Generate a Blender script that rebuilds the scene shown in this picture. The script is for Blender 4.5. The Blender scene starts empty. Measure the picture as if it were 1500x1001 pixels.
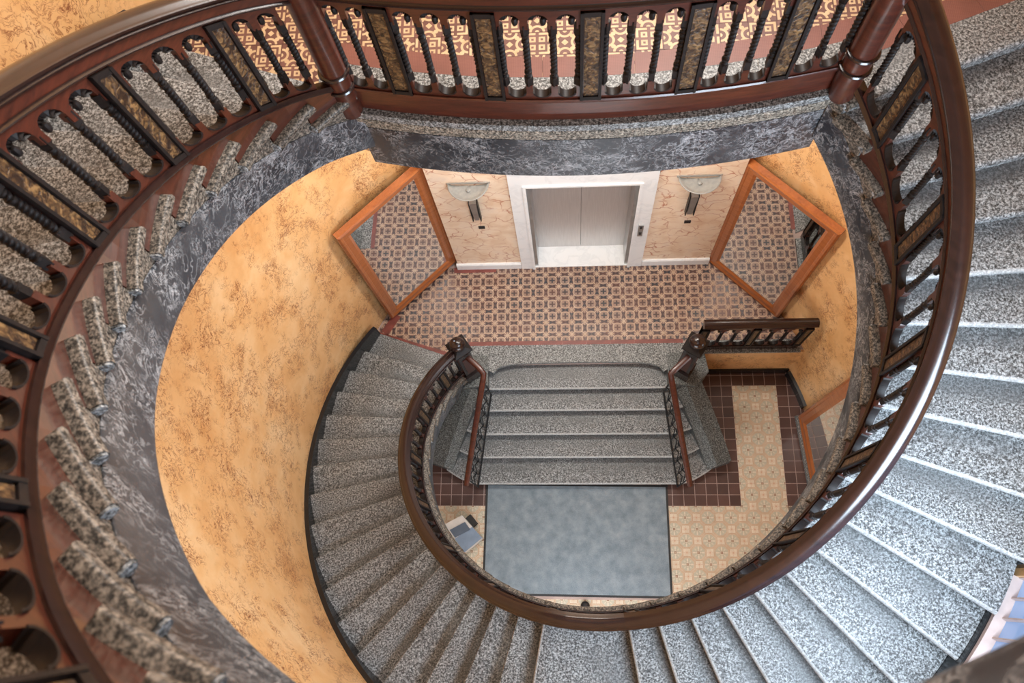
import bpy, bmesh, math, random
from math import sin, cos, pi, radians, degrees, sqrt, hypot, atan2
from mathutils import Matrix, Vector
random.seed(7)
sc = bpy.context.scene
COL = sc.collection
# ------------------------------------------------------------------ camera
cam_d = bpy.data.cameras.new('camera'); cam = bpy.data.objects.new('camera', cam_d); COL.objects.link(cam)
Rx = ((0.99680834, 0.0088519, -0.07933958), (-0.01555302, -0.95325705, -0.30176001), (-0.07830216, 0.30203087, -0.95007691))
cam.matrix_world = Matrix(((Rx[0][0], -Rx[1][0], -Rx[2][0], -0.121), (Rx[0][1], -Rx[1][1], -Rx[2][1], -1.531),
                           (Rx[0][2], -Rx[1][2], -Rx[2][2], 10.448), (0, 0, 0, 1)))
cam_d.sensor_width = 36; cam_d.lens = 1118.85 / 1500 * 36; cam_d.clip_start = .05
cam_d.dof.use_dof = True; cam_d.dof.focus_distance = 6.5; cam_d.dof.aperture_fstop = 3.2
sc.camera = cam
# ------------------------------------------------------------------ light
w = bpy.data.worlds.new('world'); sc.world = w; w.use_nodes = True
w.node_tree.nodes['Background'].inputs[0].default_value = (1.0, .96, .9, 1); w.node_tree.nodes['Background'].inputs[1].default_value = .5
def area(name, loc, target, sx, sy, power, col):
    l = bpy.data.lights.new(name, 'AREA'); l.shape = 'RECTANGLE'; l.size = sx; l.size_y = sy; l.energy = power; l.color = col
    o = bpy.data.objects.new(name, l); COL.objects.link(o); o.location = loc
    o.rotation_euler = (Vector(target) - Vector(loc)).to_track_quat('-Z', 'Y').to_euler(); return o
area('skylight', (0.2, 0.6, 15.5), (0, .2, 0), 4.2, 4.2, 110, (1, .96, .9))
area('stair_window_light', (1.82, -2.33, 6.75), (-.9, 1.0, 4.2), 2.2, 1.6, 370, (.70, .85, 1))
area('entrance_daylight', (0, -2.75, 1.7), (0, 1.2, .4), 2.4, 1.6, 85, (.85, .93, 1))
area('hall_fill_light', (0, 1.9, 6.0), (0, 1.9, 0), 2.2, .5, 160, (1, .95, .88))  # unseen fill lamp, added to brighten the elevator hall
area('upper_window_light', (.9, 2.7, 9.7), (-2.6, -.3, 8.0), 1.8, 1.5, 360, (1, .97, .93))
vs = sc.view_settings
vs.view_transform = 'Standard'; vs.look = 'None'; vs.gamma = 1; vs.use_curve_mapping = False; vs.exposure = 0.0
sc.cycles.max_bounces = 8; sc.cycles.diffuse_bounces = 5; sc.cycles.sample_clamp_indirect = 6

# ------------------------------------------------------------------ constants (origin: well centre on the ground floor)
RHO = .15798; ZF = 0.0; ZL = 6 * RHO; ZG = ZL + 36 * RHO; ZM = ZL + 18 * RHO; RW = 3.1
TH = [141.07, 149.09, 156.8, 164.14, 171.38, 178.64, 185.73, 192.58, 199.01, 205.35, 211.82, 218.52, 225.28, 231.92, 238.59, 245.27, 251.94, 258.65, 279.66, 286.48, 293.57, 300.3, 306.99, 313.69, 320.42, 327.14, 333.83, 340.55, 347.43, 354.38, 361.36, 368.32, 375.26, 382.28, 389.35, 396.46]
PH = [149.49, 155.52, 161.48, 167.56, 173.66, 179.78, 185.98, 192.39, 198.91, 205.67, 212.32, 219.0, 225.87, 232.7, 239.42, 246.02, 252.51, 259.04, 279.53, 286.21, 293.01, 299.76, 306.54, 313.27, 320.19, 326.91, 333.45, 340.26, 346.86, 353.3, 359.7, 366.25, 372.83, 379.03, 384.4, 389.79]
def interp(x, xs, ys):
    if x <= xs[0]: return ys[0] + (x - xs[0]) * (ys[1] - ys[0]) / (xs[1] - xs[0])
    if x >= xs[-1]: return ys[-1] + (x - xs[-1]) * (ys[-1] - ys[-2]) / (xs[-1] - xs[-2])
    for i in range(len(xs) - 1):
        if x <= xs[i + 1]: return ys[i] + (x - xs[i]) * (ys[i + 1] - ys[i]) / (xs[i + 1] - xs[i])
_xs = TH[:18] + [264, 276] + TH[18:]; _ys = list(range(1, 19)) + [18.3, 18.7] + list(range(19, 37))
def nline(t):                     # smooth count of risers climbed at plan angle t
    return sum(interp(t + k, _xs, _ys) for k in (-4, -2, 0, 2, 4)) / 5
def rin(t):
    a = radians(t)
    return 1.862 + .015 * cos(a) - .003 * sin(a) + .030 * cos(2 * a) + .010 * sin(2 * a) - .008 * cos(3 * a) + .007 * sin(3 * a)
def dup_off(t):                   # the upper flight's well is slightly wider on its climb
    return interp(t, [130, 143, 150, 190, 235, 262, 275, 280, 283, 290, 400], [.02, .03, .06, .13, .16, .12, .04, -.01, -.05, -.12, -.12]) if 130 < t < 400 else 0.02

# ------------------------------------------------------------------ material helpers
class S:
    def __init__(s, nt, k): s.nt = nt; s.k = k
    def _m(s, op, *a):
        n = s.nt.nodes.new('ShaderNodeMath'); n.operation = op
        for i, v in enumerate(a):
            if isinstance(v, S): s.nt.links.new(v.k, n.inputs[i])
            else: n.inputs[i].default_value = v
        return S(s.nt, n.outputs[0])
    def __add__(s, o): return s._m('ADD', s, o)
    __radd__ = __add__
    def __sub__(s, o): return s._m('SUBTRACT', s, o)
    def __rsub__(s, o): return s._m('SUBTRACT', o, s)
    def __mul__(s, o): return s._m('MULTIPLY', s, o)
    __rmul__ = __mul__
    def abs(s): return s._m('ABSOLUTE', s)
    def rnd(s): return s._m('ROUND', s)
    def flr(s): return s._m('FLOOR', s)
    def mod(s, o): return s._m('FLOORED_MODULO', s, o)
    def lt(s, o): return s._m('LESS_THAN', s, o)
    def gt(s, o): return s._m('GREATER_THAN', s, o)
    def mx(s, o): return s._m('MAXIMUM', s, o)
    def mn(s, o): return s._m('MINIMUM', s, o)
    def sqrt(s): return s._m('SQRT', s)
    def sat(s): n = s._m('ADD', s, 0.0); n.k.node.use_clamp = True; return n
    def between(s, a, b): return s.gt(a) * s.lt(b)
class Mat:
    def __init__(m, name, rough=.5, metal=0, spec=.5, coat=0):
        m.m = bpy.data.materials.new(name); m.m.use_nodes = True; m.nt = m.m.node_tree
        m.b = m.nt.nodes['Principled BSDF']; m.b.inputs['Roughness'].default_value = rough; m.b.inputs['Metallic'].default_value = metal
        m.b.inputs['Specular IOR Level'].default_value = spec; m.b.inputs['Coat Weight'].default_value = coat; m.b.inputs['Coat Roughness'].default_value = .12
    def new(m, t): return m.nt.nodes.new(t)
    def pos(m, src='world', scale=(1, 1, 1)):
        if src == 'world': o = m.new('ShaderNodeNewGeometry').outputs['Position']
        elif src == 'uv': o = m.new('ShaderNodeTexCoord').outputs['UV']
        else: o = m.new('ShaderNodeTexCoord').outputs['Object']
        if scale != (1, 1, 1):
            n = m.new('ShaderNodeMapping'); n.inputs['Scale'].default_value = scale; m.nt.links.new(o, n.inputs['Vector']); o = n.outputs[0]
        return o
    def xyz(m, v):
        n = m.new('ShaderNodeSeparateXYZ'); m.nt.links.new(v, n.inputs[0]); return [S(m.nt, k) for k in n.outputs]
    def noise(m, v, scale, detail=3, rough=.5, dist=0):
        n = m.new('ShaderNodeTexNoise'); m.nt.links.new(v, n.inputs['Vector']); n.inputs['Scale'].default_value = scale
        n.inputs['Detail'].default_value = detail; n.inputs['Roughness'].default_value = rough; n.inputs['Distortion'].default_value = dist
        return S(m.nt, n.outputs[0])
    def voro(m, v, scale, feature='F1', out=0):
        n = m.new('ShaderNodeTexVoronoi'); n.feature = feature; m.nt.links.new(v, n.inputs['Vector']); n.inputs['Scale'].default_value = scale
        return S(m.nt, n.outputs[out])
    def warp(m, v, scale, amt):
        n = m.new('ShaderNodeTexNoise'); m.nt.links.new(v, n.inputs['Vector']); n.inputs['Scale'].default_value = scale; n.inputs['Detail'].default_value = 3
        a = m.new('ShaderNodeVectorMath'); a.operation = 'MULTIPLY_ADD'; m.nt.links.new(n.outputs['Color'], a.inputs[0])
        a.inputs[1].default_value = (amt,) * 3; m.nt.links.new(v, a.inputs[2]); return a.outputs[0]
    def ramp(m, f, stops):
        n = m.new('ShaderNodeValToRGB'); m.nt.links.new(f.k, n.inputs[0]); e = n.color_ramp.elements
        while len(e) < len(stops): e.new(.5)
        for x, (p, c) in zip(e, stops): x.position = p; x.color = (*c, 1)
        return n.outputs[0]
    def mix(m, f, a, b):
        n = m.new('ShaderNodeMix'); n.data_type = 'RGBA'
        if isinstance(f, S): m.nt.links.new(f.k, n.inputs[0])
        else: n.inputs[0].default_value = f
        for i, c in ((6, a), (7, b)):
            if isinstance(c, tuple): n.inputs[i].default_value = (*c, 1)
            else: m.nt.links.new(c, n.inputs[i])
        return n.outputs[2]
    def rand(m): return S(m.nt, m.new('ShaderNodeObjectInfo').outputs['Random'])
    def col(m, c):
        if isinstance(c, tuple): m.b.inputs['Base Color'].default_value = (*c, 1)
        else: m.nt.links.new(c, m.b.inputs['Base Color'])
        return m.m
    def bump(m, h, strength=.3, dist=.01):
        n = m.new('ShaderNodeBump'); n.inputs['Strength'].default_value = strength; n.inputs['Distance'].default_value = dist
        m.nt.links.new(h.k, n.inputs['Height']); m.nt.links.new(n.outputs[0], m.b.inputs['Normal'])
    def roughness(m, f): m.nt.links.new(f.k, m.b.inputs['Roughness'])

def wood(name, c1, c2, rough=.3, coat=.4, sc_=(3, 3, 22), spec=.5):
    m = Mat(name, rough, coat=coat, spec=spec); v = m.pos('obj', sc_); n = m.noise(v, 2.2, 5, .6, .6); g = m.noise(v, 14, 2)
    m.col(m.ramp((n * .7 + g * .3), [(.3, c1), (.7, c2)])); m.bump(g, .08, .003); return m.m
def granite(name, worn_shade=True, tint=(1, 1, 1), k=1.0, lift=0.0):
    m = Mat(name, .5); v = m.pos(); a = m.noise(v, 66, 3, .68); b = m.noise(m.warp(v, 40, .01), 120, 1)
    c = lambda q: tuple((q * (1 - lift) + .5 * lift) * t * k for t in tint)
    f = a * .7 + b * .3
    sp = m.ramp(f, [(.35, c(.010)), (.44, c(.065)), (.5, c(.18)), (.56, c(.36)), (.66, c(.58))])
    if worn_shade:
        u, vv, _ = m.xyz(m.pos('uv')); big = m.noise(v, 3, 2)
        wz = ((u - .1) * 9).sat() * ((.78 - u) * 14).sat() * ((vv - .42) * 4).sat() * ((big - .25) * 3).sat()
        pol = m.ramp(f, [(.34, c(.07)), (.5, c(.15)), (.66, c(.25))])  # tread backs: wear, plus the shade between steps painted into its tone
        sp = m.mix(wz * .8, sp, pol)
    m.col(sp); m.bump(a, .2, .003); return m.m

GRANITE = granite('speckled_granite', True, (.95, 1, 1.02), .82); GRANITE_PLAIN = granite('speckled_granite_plain', False, (.95, 1, 1.0), .82); GRANITE_WARM = granite('speckled_granite_edge', False, (1, .9, .74), .85)
LIT_NOSING = granite('lit_granite_nosing', False, (.97, 1, 1), .95, .5)  # paler granite copy: light on the front edges painted into the colour
GRANITE_GREY = granite('smooth_grey_granite', False, (.92, 1, .98), .5)
GRANITE_END = granite('brown_granite_end', False, (1, .86, .70), .54)  # warmer and darker than the tread granite
GRANITE_DARK = granite('dark_rough_granite', False, (.9, 1, 1), .38)
m = Mat('dark_veined_marble', .32); v = m.pos(); wv = m.warp(v, 5, .25); n = m.noise(wv, 8, 4, .6, 1.2); msk = m.noise(v, 3.2, 2)
vein = (1 - ((n - .5).abs() * 30)).sat() * ((msk - .36) * 5).sat()
n2 = m.noise(m.warp(v, 9, .2), 17, 3, .6, 1); vein2 = (1 - ((n2 - .52).abs() * 20)).sat() * ((m.noise(v, 5, 2) - .40) * 6).sat()
DARKMARBLE = m.col(m.mix((vein * .6 + vein2 * .7).sat(), m.ramp(m.noise(v, 4, 4), [(.3, (.016, .020, .027)), (.7, (.048, .054, .062))]), (.36, .37, .38)))
m = Mat('orange_marbled_wall', .36); v = m.pos(scale=(1, 1, .75)); big = m.noise(v, 1.1, 3, .55); mid = m.noise(m.warp(v, 2, .5), 3.5, 4, .6)
base = m.ramp(big * .5 + mid * .5, [(.32, (.58, .29, .10)), (.5, (.69, .405, .175)), (.68, (.77, .53, .285))])
n = m.noise(m.warp(v, 8, .18), 10, 4, .65, 1.6); msk = m.noise(v, 3.4, 3); n3 = m.noise(m.warp(v, 14, .1), 22, 3, .6, 1.2); msk3 = m.noise(v, 6, 2)
vein = (1 - ((n - .5).abs() * 30)).sat() * ((msk - .45) * 9).sat(); vein3 = (1 - ((n3 - .5).abs() * 18)).sat() * ((msk3 - .52) * 9).sat()
ORANGE = m.col(m.mix((vein * .95 + vein3 * .8).sat(), base, (.22, .07, .022)))
m = Mat('pink_veined_marble', .35); v = m.pos(scale=(1, 1, 1.25)); d = m.voro(m.warp(v, 3.5, .28), 5.2, 'DISTANCE_TO_EDGE'); msk = m.noise(v, 4, 3)
base = m.ramp(m.noise(m.warp(v, 3, .4), 4, 4), [(.3, (.72, .52, .36)), (.55, (.82, .66, .50)), (.75, (.76, .62, .50))])
PINK = m.col(m.mix((1 - d * 24).sat() * ((msk - .35) * 4).sat(), base, (.42, .12, .055)))
MAHOGANY = wood('mahogany', (.024, .006, .004), (.095, .022, .011), .34, .18)
MAHOGANY_GLOSS = wood('polished_mahogany', (.030, .008, .005), (.100, .026, .014), .3, 1.0)
MAHOGANY_DARK = wood('dark_mahogany', (.008, .004, .004), (.027, .011, .009), .24, .22)
EBONY = wood('blackened_wood', (.006, .005, .005), (.020, .015, .014), .5, 0, (3, 3, 22), .22)
FRAMEWOOD = wood('amber_stained_wood', (.22, .060, .015), (.42, .135, .036), .28)
m = Mat('carved_inlay', .4); v = m.pos('obj'); n = m.noise(m.warp(v, 14, .06), 34, 3, .6, 1.0)
INLAY = m.col(m.ramp(n, [(.38, (.020, .010, .006)), (.52, (.085, .045, .018)), (.66, (.23, .135, .055))])); m.bump(n, .8, .01)
def plain(name, c, rough=.5, metal=0, coat=0, var=.12):
    m = Mat(name, rough, metal, coat=coat); n = m.noise(m.pos('obj'), 9, 3)
    m.col(m.ramp(n, [(.3, tuple(x * (1 - var) for x in c)), (.7, tuple(min(1, x * (1 + var)) for x in c))])); return m.m
m = Mat('white_marble', .3); v = m.pos(); n = m.noise(m.warp(v, 2, .5), 3, 4, .6, 1)
WHITE = m.col(m.mix((1 - ((n - .5).abs() * 20)).sat() * .4, (.80, .82, .83), (.62, .65, .67)))
m = Mat('brushed_steel', .42, .8); n = m.noise(m.pos('obj', (90, 90, 1.2)), 3, 2); m.col(m.ramp(n, [(.3, (.56, .54, .53)), (.7, (.66, .64, .63))])); STEEL = m.m
CHROME = plain('satin_metal', (.45, .47, .48), .3, .9)
BLACK = plain('black_gloss_skirting', (.008, .009, .011), .25)
RUBBER = plain('black_rubber', (.012, .012, .013), .6)
IRON = plain('wrought_iron', (.016, .017, .019), .45, .4)
PLASTER = plain('cream_plaster', (.62, .52, .40), .8)
m = Mat('frosted_glass', .35); n = m.noise(m.pos('obj'), 30, 2); m.col(m.ramp(n, [(.3, (.25, .25, .24)), (.7, (.31, .31, .29))])); m.b.inputs['Transmission Weight'].default_value = .15; FROST = m.m
m = Mat('mirror_glass', .015, 1.0); m.col(m.mix(m.noise(m.pos('obj'), 2, 2), (.80, .80, .80), (.84, .84, .83))); MIRROR = m.m
m = Mat('grey_carpet', .95, spec=.15); v = m.pos(); n = m.noise(v, 7, 4, .6); f = m.noise(v, 130, 2)
CARPET = m.col(m.ramp(n * .55 + f * .45, [(.34, (.13, .165, .195)), (.52, (.20, .245, .28)), (.68, (.28, .325, .355))])); m.bump(f, .5, .006)
RED = plain('oxblood_tile', (.185, .045, .034), .45, var=.3)
m = Mat('ribbed_red_tile', .5); x, y, z = m.xyz(m.pos()); rb_ = (x * 95).mod(1.0).lt(.18).mx((y * 95).mod(1.0).lt(.18))
RIBRED = m.col(m.mix(rb_ * .6, m.ramp(m.noise(m.pos(), 6, 3), [(.3, (.165, .065, .05)), (.7, (.215, .085, .065))]), (.11, .035, .025)))
m = Mat('brown_quarry_tile', .4); r = m.rand(); n = m.noise(m.pos(), 8, 3)
BROWNTILE = m.col(m.ramp(r * .5 + n * .5, [(.25, (.048, .020, .016)), (.75, (.082, .036, .028))]))
GROUT = plain('pale_grout', (.40, .31, .28), .9)
# octagon tile
GA, GX0, GY0 = .148413, 2.06898, .948804
m = Mat('octagon_encaustic_tile', .45); x, y, z = m.xyz(m.pos()); u = (x - GX0) * (1 / GA); v = (GY0 - y) * (1 / GA)
p = (u + v) * .5; q = (u - v) * .5; dp = p - p.rnd(); dq = q - q.rnd(); du = (dp + dq).abs(); dv = (dp - dq).abs()
d8 = du.mx(dv).mx((du + dv) * .7071); sq = du.mx(dv); lo = du.mn(dv)
cream = m.ramp(m.noise(m.pos(), 9, 3), [(.3, (.52, .44, .33)), (.7, (.63, .55, .43))])
c = m.mix(d8.between(.645, .678), cream, (.33, .15, .06)); c = m.mix(d8.between(.565, .598), c, (.36, .17, .07)); c = m.mix(d8.between(.50, .522), c, (.32, .29, .22))
c = m.mix(d8.lt(.5), c, (.42, .395, .31)); c = m.mix(d8.lt(.5) * (lo.lt(.05)), c, (.62, .54, .42)); c = m.mix(d8.lt(.46) * ((du - dv).abs().lt(.07)) * d8.gt(.16), c, (.53, .47, .36))
c = m.mix(d8.between(.21, .235), c, (.30, .27, .20)); c = m.mix(sq.lt(.10), c, (.22, .10, .055)); c = m.mix(sq.lt(.05), c, (.45, .36, .25))
st = 1 - sq; ss = lo + st; c = m.mix(d8.gt(.69) * ss.lt(.30) * ((lo - st).abs().lt(.022)).mx(lo.lt(.018)).mx(st.lt(.018)), c, (.54, .36, .25)); c = m.mix(d8.gt(.69) * ss.lt(.07), c, (.50, .28, .17))
OCT = m.col(c)
# hall tile
LB, LX0, LY0 = .168978, -1.893622, 2.335759
m = Mat('cross_encaustic_tile', .42); x, y, z = m.xyz(m.pos()); u = (x - LX0) * (1 / LB); v = (y - LY0) * (1 / LB)
iu = u.rnd(); iv = v.rnd(); ax = (u - iu).abs(); ay = (v - iv).abs()
r = m.rand(); wn = m.noise(m.pos(), 4, 3)
bg = m.ramp(r * .6 + wn * .4, [(.25, (.17, .095, .075)), (.5, (.22, .13, .105)), (.75, (.19, .125, .11))])
dk = m.ramp(m.noise(m.pos(), 5, 2), [(.35, (.030, .030, .036)), (.65, (.105, .045, .032))])
tan = m.ramp(m.noise(m.pos(), 12, 3), [(.3, (.40, .27, .18)), (.7, (.52, .39, .28))])
rr = ax.mx(ay).mx((ax + ay) * .63); hx = .5 - ax; hy = .5 - ay
c = m.mix((ay.lt(.23) * hx.lt(ay * .5 + .045)), bg, dk); c = m.mix((ax.lt(.23) * hy.lt(ax * .5 + .045)), c, dk)
c = m.mix(((hx - hy).abs().lt(.05) * hx.mx(hy).lt(.26)).mx((hx.mx(hy).lt(.07))), c, tan); c = m.mix(((hx.mn(hy)).lt(.03) * hx.mx(hy).between(.05, .24)), c, tan)
c = m.mix(rr.lt(.35), c, tan); c = m.mix(rr.lt(.29), c, m.mix(.72, tan, bg)); c = m.mix((ax.mn(ay).lt(.055) * ax.mx(ay).lt(.215)), c, dk)
CROSS = m.col(c)
# gallery tile
QB, QX0, QY0 = .1655, .03, 1.55
m = Mat('scroll_encaustic_tile', .5); x, y, z = m.xyz(m.pos()); u = (x - QX0) * (1 / QB); v = (y - QY0) * (1 / QB)
iu = u.rnd(); iv = v.rnd(); lx = u - iu; ly = v - iv; ax = lx.abs(); ay = ly.abs(); par = (iu + iv).mod(2.0).gt(.5)
bgc = m.ramp(m.noise(m.pos(), 7, 3), [(.3, (.105, .045, .036)), (.7, (.165, .075, .06))]); crm = m.ramp(m.noise(m.pos(), 15, 2), [(.3, (.45, .31, .17)), (.7, (.55, .41, .25))])
sqr = ax.mx(ay); rings = (ax - .17).abs().mx((ay - .17).abs()).between(.045, .115); edge = sqr.between(.37, .46) * (ax.mn(ay).gt(.06))
A_ = rings.mx(edge)
dc = ((.5 - ax) * (.5 - ax) + (ay) * (ay)).sqrt(); de = ((ax) * (ax) + (.5 - ay) * (.5 - ay)).sqrt()
curl = dc.between(.20, .29).mx(de.between(.20, .29)); fl = ((ax + ay).lt(.13)).mx(dc.lt(.08)).mx(de.lt(.08)).mx(((ax - .27) * (ax - .27) + (ay - .27) * (ay - .27)).sqrt().lt(.085))
SCROLL = m.col(m.mix(A_ * (1 - par) + curl.mx(fl) * par, bgc, crm))
m = Mat('lit_window_pane', .1); m.b.inputs['Emission Strength'].default_value = .85; x, y, z = m.xyz(m.pos())
cc = m.ramp(m.noise(m.pos(), 1.5, 2), [(.3, (.20, .33, .62)), (.7, (.40, .58, .95))]); m.nt.links.new(cc, m.b.inputs['Emission Color']); PANE = m.col((.1, .12, .15))
WINFRAME = plain('pale_painted_window_wood', (.50, .40, .37), .5)
BOXWHITE = plain('off_white_plastic', (.50, .47, .44), .5); BOXBLUE = plain('blue_grey_panel', (.15, .20, .27), .4); BOXDARK = plain('slate_panel', (.075, .10, .14), .35)

# ------------------------------------------------------------------ mesh helpers
class MB:
    def __init__(s): s.v = []; s.f = []; s.mi = []; s.uv = []
    def add(s, vs, fs, mi=0):
        o = len(s.v); s.v += [tuple(x) for x in vs]; s.f += [tuple(i + o for i in f) for f in fs]; s.mi += [mi] * len(fs); return s
    def prism(s, poly, z0, z1, mi=0):        # plan polygon, CCW
        n = len(poly); z0 = z0 if callable(z0) else (lambda p, z=z0: z); z1 = z1 if callable(z1) else (lambda p, z=z1: z)
        return s.add([(p[0], p[1], z0(p)) for p in poly] + [(p[0], p[1], z1(p)) for p in poly],
              [tuple(range(n - 1, -1, -1)), tuple(range(n, 2 * n))] + [(i, (i + 1) % n, n + (i + 1) % n, n + i) for i in range(n)], mi)
    def box(s, c, d, R=None, mi=0):
        vs = [(x * d[0] / 2, y * d[1] / 2, z * d[2] / 2) for z in (-1, 1) for x, y in ((-1, -1), (1, -1), (1, 1), (-1, 1))]
        if R is not None: vs = [R @ Vector(q) for q in vs]
        return s.add([(q[0] + c[0], q[1] + c[1], q[2] + c[2]) for q in vs], [(3, 2, 1, 0), (4, 5, 6, 7), (0, 1, 5, 4), (1, 2, 6, 5), (2, 3, 7, 6), (3, 0, 4, 7)], mi)
    def hexa(s, P, mi=0):                    # P: 8 points, bottom 4 then top 4
        return s.add(P, [(3, 2, 1, 0), (4, 5, 6, 7), (0, 1, 5, 4), (1, 2, 6, 5), (2, 3, 7, 6), (3, 0, 4, 7)], mi)
    def rings(s, R, closed=True, caps=True, mi=0):   # list of rings of equal length
        n = len(R[0]); vs = [p for r in R for p in r]; fs = []
        for k in range(len(R) - 1):
            for i in range(n if closed else n - 1):
                j = (i + 1) % n; fs.append((k * n + i, k * n + j, (k + 1) * n + j, (k + 1) * n + i))
        if caps and closed: fs += [tuple(range(n - 1, -1, -1)), tuple((len(R) - 1) * n + i for i in range(n))]
        return s.add(vs, fs, mi)
    def tube(s, path, r, n=8, mi=0):
        R = []; P = [Vector(p) for p in path]
        for k, p in enumerate(P):
            d = (P[min(k + 1, len(P) - 1)] - P[max(k - 1, 0)]).normalized(); a = d.orthogonal().normalized() if abs(d.z) > .95 else d.cross(Vector((0, 0, 1))).normalized()
            b = d.cross(a); rr = r[k] if isinstance(r, (list, tuple)) else r
            R.append([p + rr * (a * cos(2 * pi * i / n) + b * sin(2 * pi * i / n)) for i in range(n)])
        return s.rings(R, mi=mi)
    def lathe(s, prof, c=(0, 0, 0), n=20, mi=0):     # prof: (radius, z)
        return s.rings([[(c[0] + r * cos(2 * pi * i / n), c[1] + r * sin(2 * pi * i / n), c[2] + z) for i in range(n)] for r, z in prof], mi=mi)
    def sweep(s, prof, ts, pos, mi=0):       # prof: (w,v) points, pos(t,v,w)
        return s.rings([[pos(t, v, w_) for w_, v in prof] for t in ts], mi=mi)
    def slab(s, ts, lo, hi, w0, w1, pos, mi=0):      # strip between lo(t) and hi(t), thickness w0..w1
        return s.rings([[pos(t, lo(t), w0), pos(t, hi(t), w0), pos(t, hi(t), w1), pos(t, lo(t), w1)] for t in ts], mi=mi)
def mesh(mb, name, mats, smooth=35):
    me = bpy.data.meshes.new(name); me.from_pydata(mb.v, [], mb.f)
    for m_ in (mats if isinstance(mats, (list, tuple)) else [mats]): me.materials.append(m_)
    if any(mb.mi): me.polygons.foreach_set('material_index', mb.mi)
    bm = bmesh.new(); bm.from_mesh(me); bmesh.ops.recalc_face_normals(bm, faces=bm.faces); bm.to_mesh(me); bm.free()
    if smooth: me.polygons.foreach_set('use_smooth', [True] * len(me.polygons)); me.set_sharp_from_angle(angle=radians(smooth))
    return me
def tag(o, label=None, cat=None, group=None, kind=None):
    for k, v in (('label', label), ('category', cat), ('group', group), ('kind', kind)):
        if v: o[k] = v
    return o
WP = {}
def put(o, parent=None, loc=(0, 0, 0)):
    COL.objects.link(o); wl = Vector(loc); WP[o] = wl
    if parent is not None: o.parent = parent; o.location = wl - WP[parent]
    else: o.location = wl
    return o
def obj(name, mb, mats, parent=None, smooth=35, centre=True):
    """one mesh object; its origin is moved to the middle of its footprint"""
    me = mb if isinstance(mb, bpy.types.Mesh) else None; loc = Vector((0, 0, 0))
    if me is None:
        if centre:
            xs = [v[0] for v in mb.v]; ys = [v[1] for v in mb.v]; zs = [v[2] for v in mb.v]
            loc = Vector(((min(xs) + max(xs)) / 2, (min(ys) + max(ys)) / 2, min(zs))); mb.v = [(v[0] - loc.x, v[1] - loc.y, v[2] - loc.z) for v in mb.v]
        me = mesh(mb, name, mats, smooth)
    return put(bpy.data.objects.new(name, me), parent, loc)
def empty(name, loc, label=None, cat=None, group=None, kind=None):
    o = bpy.data.objects.new(name, None); o.empty_display_size = .1; put(o, None, loc); return tag(o, label, cat, group, kind)
def inst(name, me, parent, loc, rz=0):
    o = put(bpy.data.objects.new(name, me), parent, loc); o.rotation_euler.z = rz; return o
def clip(poly, a, b, c):                     # keep a*x+b*y<=c
    out = []
    for i in range(len(poly)):
        p, q = poly[i], poly[(i + 1) % len(poly)]; dp, dq = a * p[0] + b * p[1] - c, a * q[0] + b * q[1] - c
        if dp <= 0: out.append(p)
        if dp * dq < 0: k = dp / (dp - dq); out.append((p[0] + k * (q[0] - p[0]), p[1] + k * (q[1] - p[1])))
    return out
def parea(p): return abs(sum(p[i][0] * p[(i + 1) % len(p)][1] - p[(i + 1) % len(p)][0] * p[i][1] for i in range(len(p)))) / 2
def pol(r, t): return (r * cos(radians(t)), r * sin(radians(t)))
def frange(a, b, n): return [a + (b - a) * i / n for i in range(n + 1)]
WPOLY = [(-sin(radians(90 - t)), cos(radians(90 - t))) for t in range(0, 360, 10)]
def tiles(parent, name, cells, size, z, gap, mat, planes, h=.012):
    """square tiles centred at cells, each an object; whole ones share a mesh, border ones are cut"""
    s = size / 2 - gap / 2; mb = MB().prism([(-s, -s), (s, -s), (s, s), (-s, s)], -h, 0); whole = mesh(mb, name, mat, 0)
    for (cx, cy) in cells:
        pl = [(cx - s, cy - s), (cx + s, cy - s), (cx + s, cy + s), (cx - s, cy + s)]
        for a, b, c in planes: pl = clip(pl, a, b, c) if len(pl) > 2 else pl
        if len(pl) < 3: continue
        A = parea(pl)
        if A > .995 * 4 * s * s: inst(name, whole, parent, (cx, cy, z))
        elif A > .0012:
            mx_ = sum(p[0] for p in pl) / len(pl); my_ = sum(p[1] for p in pl) / len(pl)
            inst(name, mesh(MB().prism([(p[0] - mx_, p[1] - my_) for p in pl], -h, 0), name, mat, 0), parent, (mx_, my_, z))
def rwall(t): return interp(t % 360, [0, 25, 45, 60, 120, 138, 164, 360], [RW, RW, 3.17, 3.2, 3.26, 3.25, RW, RW])
def rest(parent, name, cells, size, z, gap, mat, planes, h=.012):
    """the tiles nobody sees singly, joined into one part"""
    s = size / 2 - gap / 2; mb = MB()
    for (cx, cy) in cells:
        pl = [(cx - s, cy - s), (cx + s, cy - s), (cx + s, cy + s), (cx - s, cy + s)]
        for a, b, c in planes: pl = clip(pl, a, b, c) if len(pl) > 2 else pl
        if len(pl) > 2 and parea(pl) > .0012: mb.prism(pl, z - h, z)
    if mb.v: tag(obj(name, mb, mat, parent, 0), kind='stuff')
def below_stairs(p):
    """True when the lower stair hides a floor point from the landing rail above"""
    for k in range(1, 400):
        u = k / 400 * .75; x, y, z = p[0] + (-.121 - p[0]) * u, p[1] + (-1.531 - p[1]) * u, 10.448 * u; t = degrees(atan2(y, x)) % 360
        if t < 42: t += 360
        if 140 < t < 400 and hypot(x, y) > 1.82 and abs(z - (ZL + RHO * nline(t) - .2)) < .3: return True
    return False
CIRC = [(cos(radians(t)), sin(radians(t)), rwall(t) - .01) for t in range(0, 360, 8)]

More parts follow.
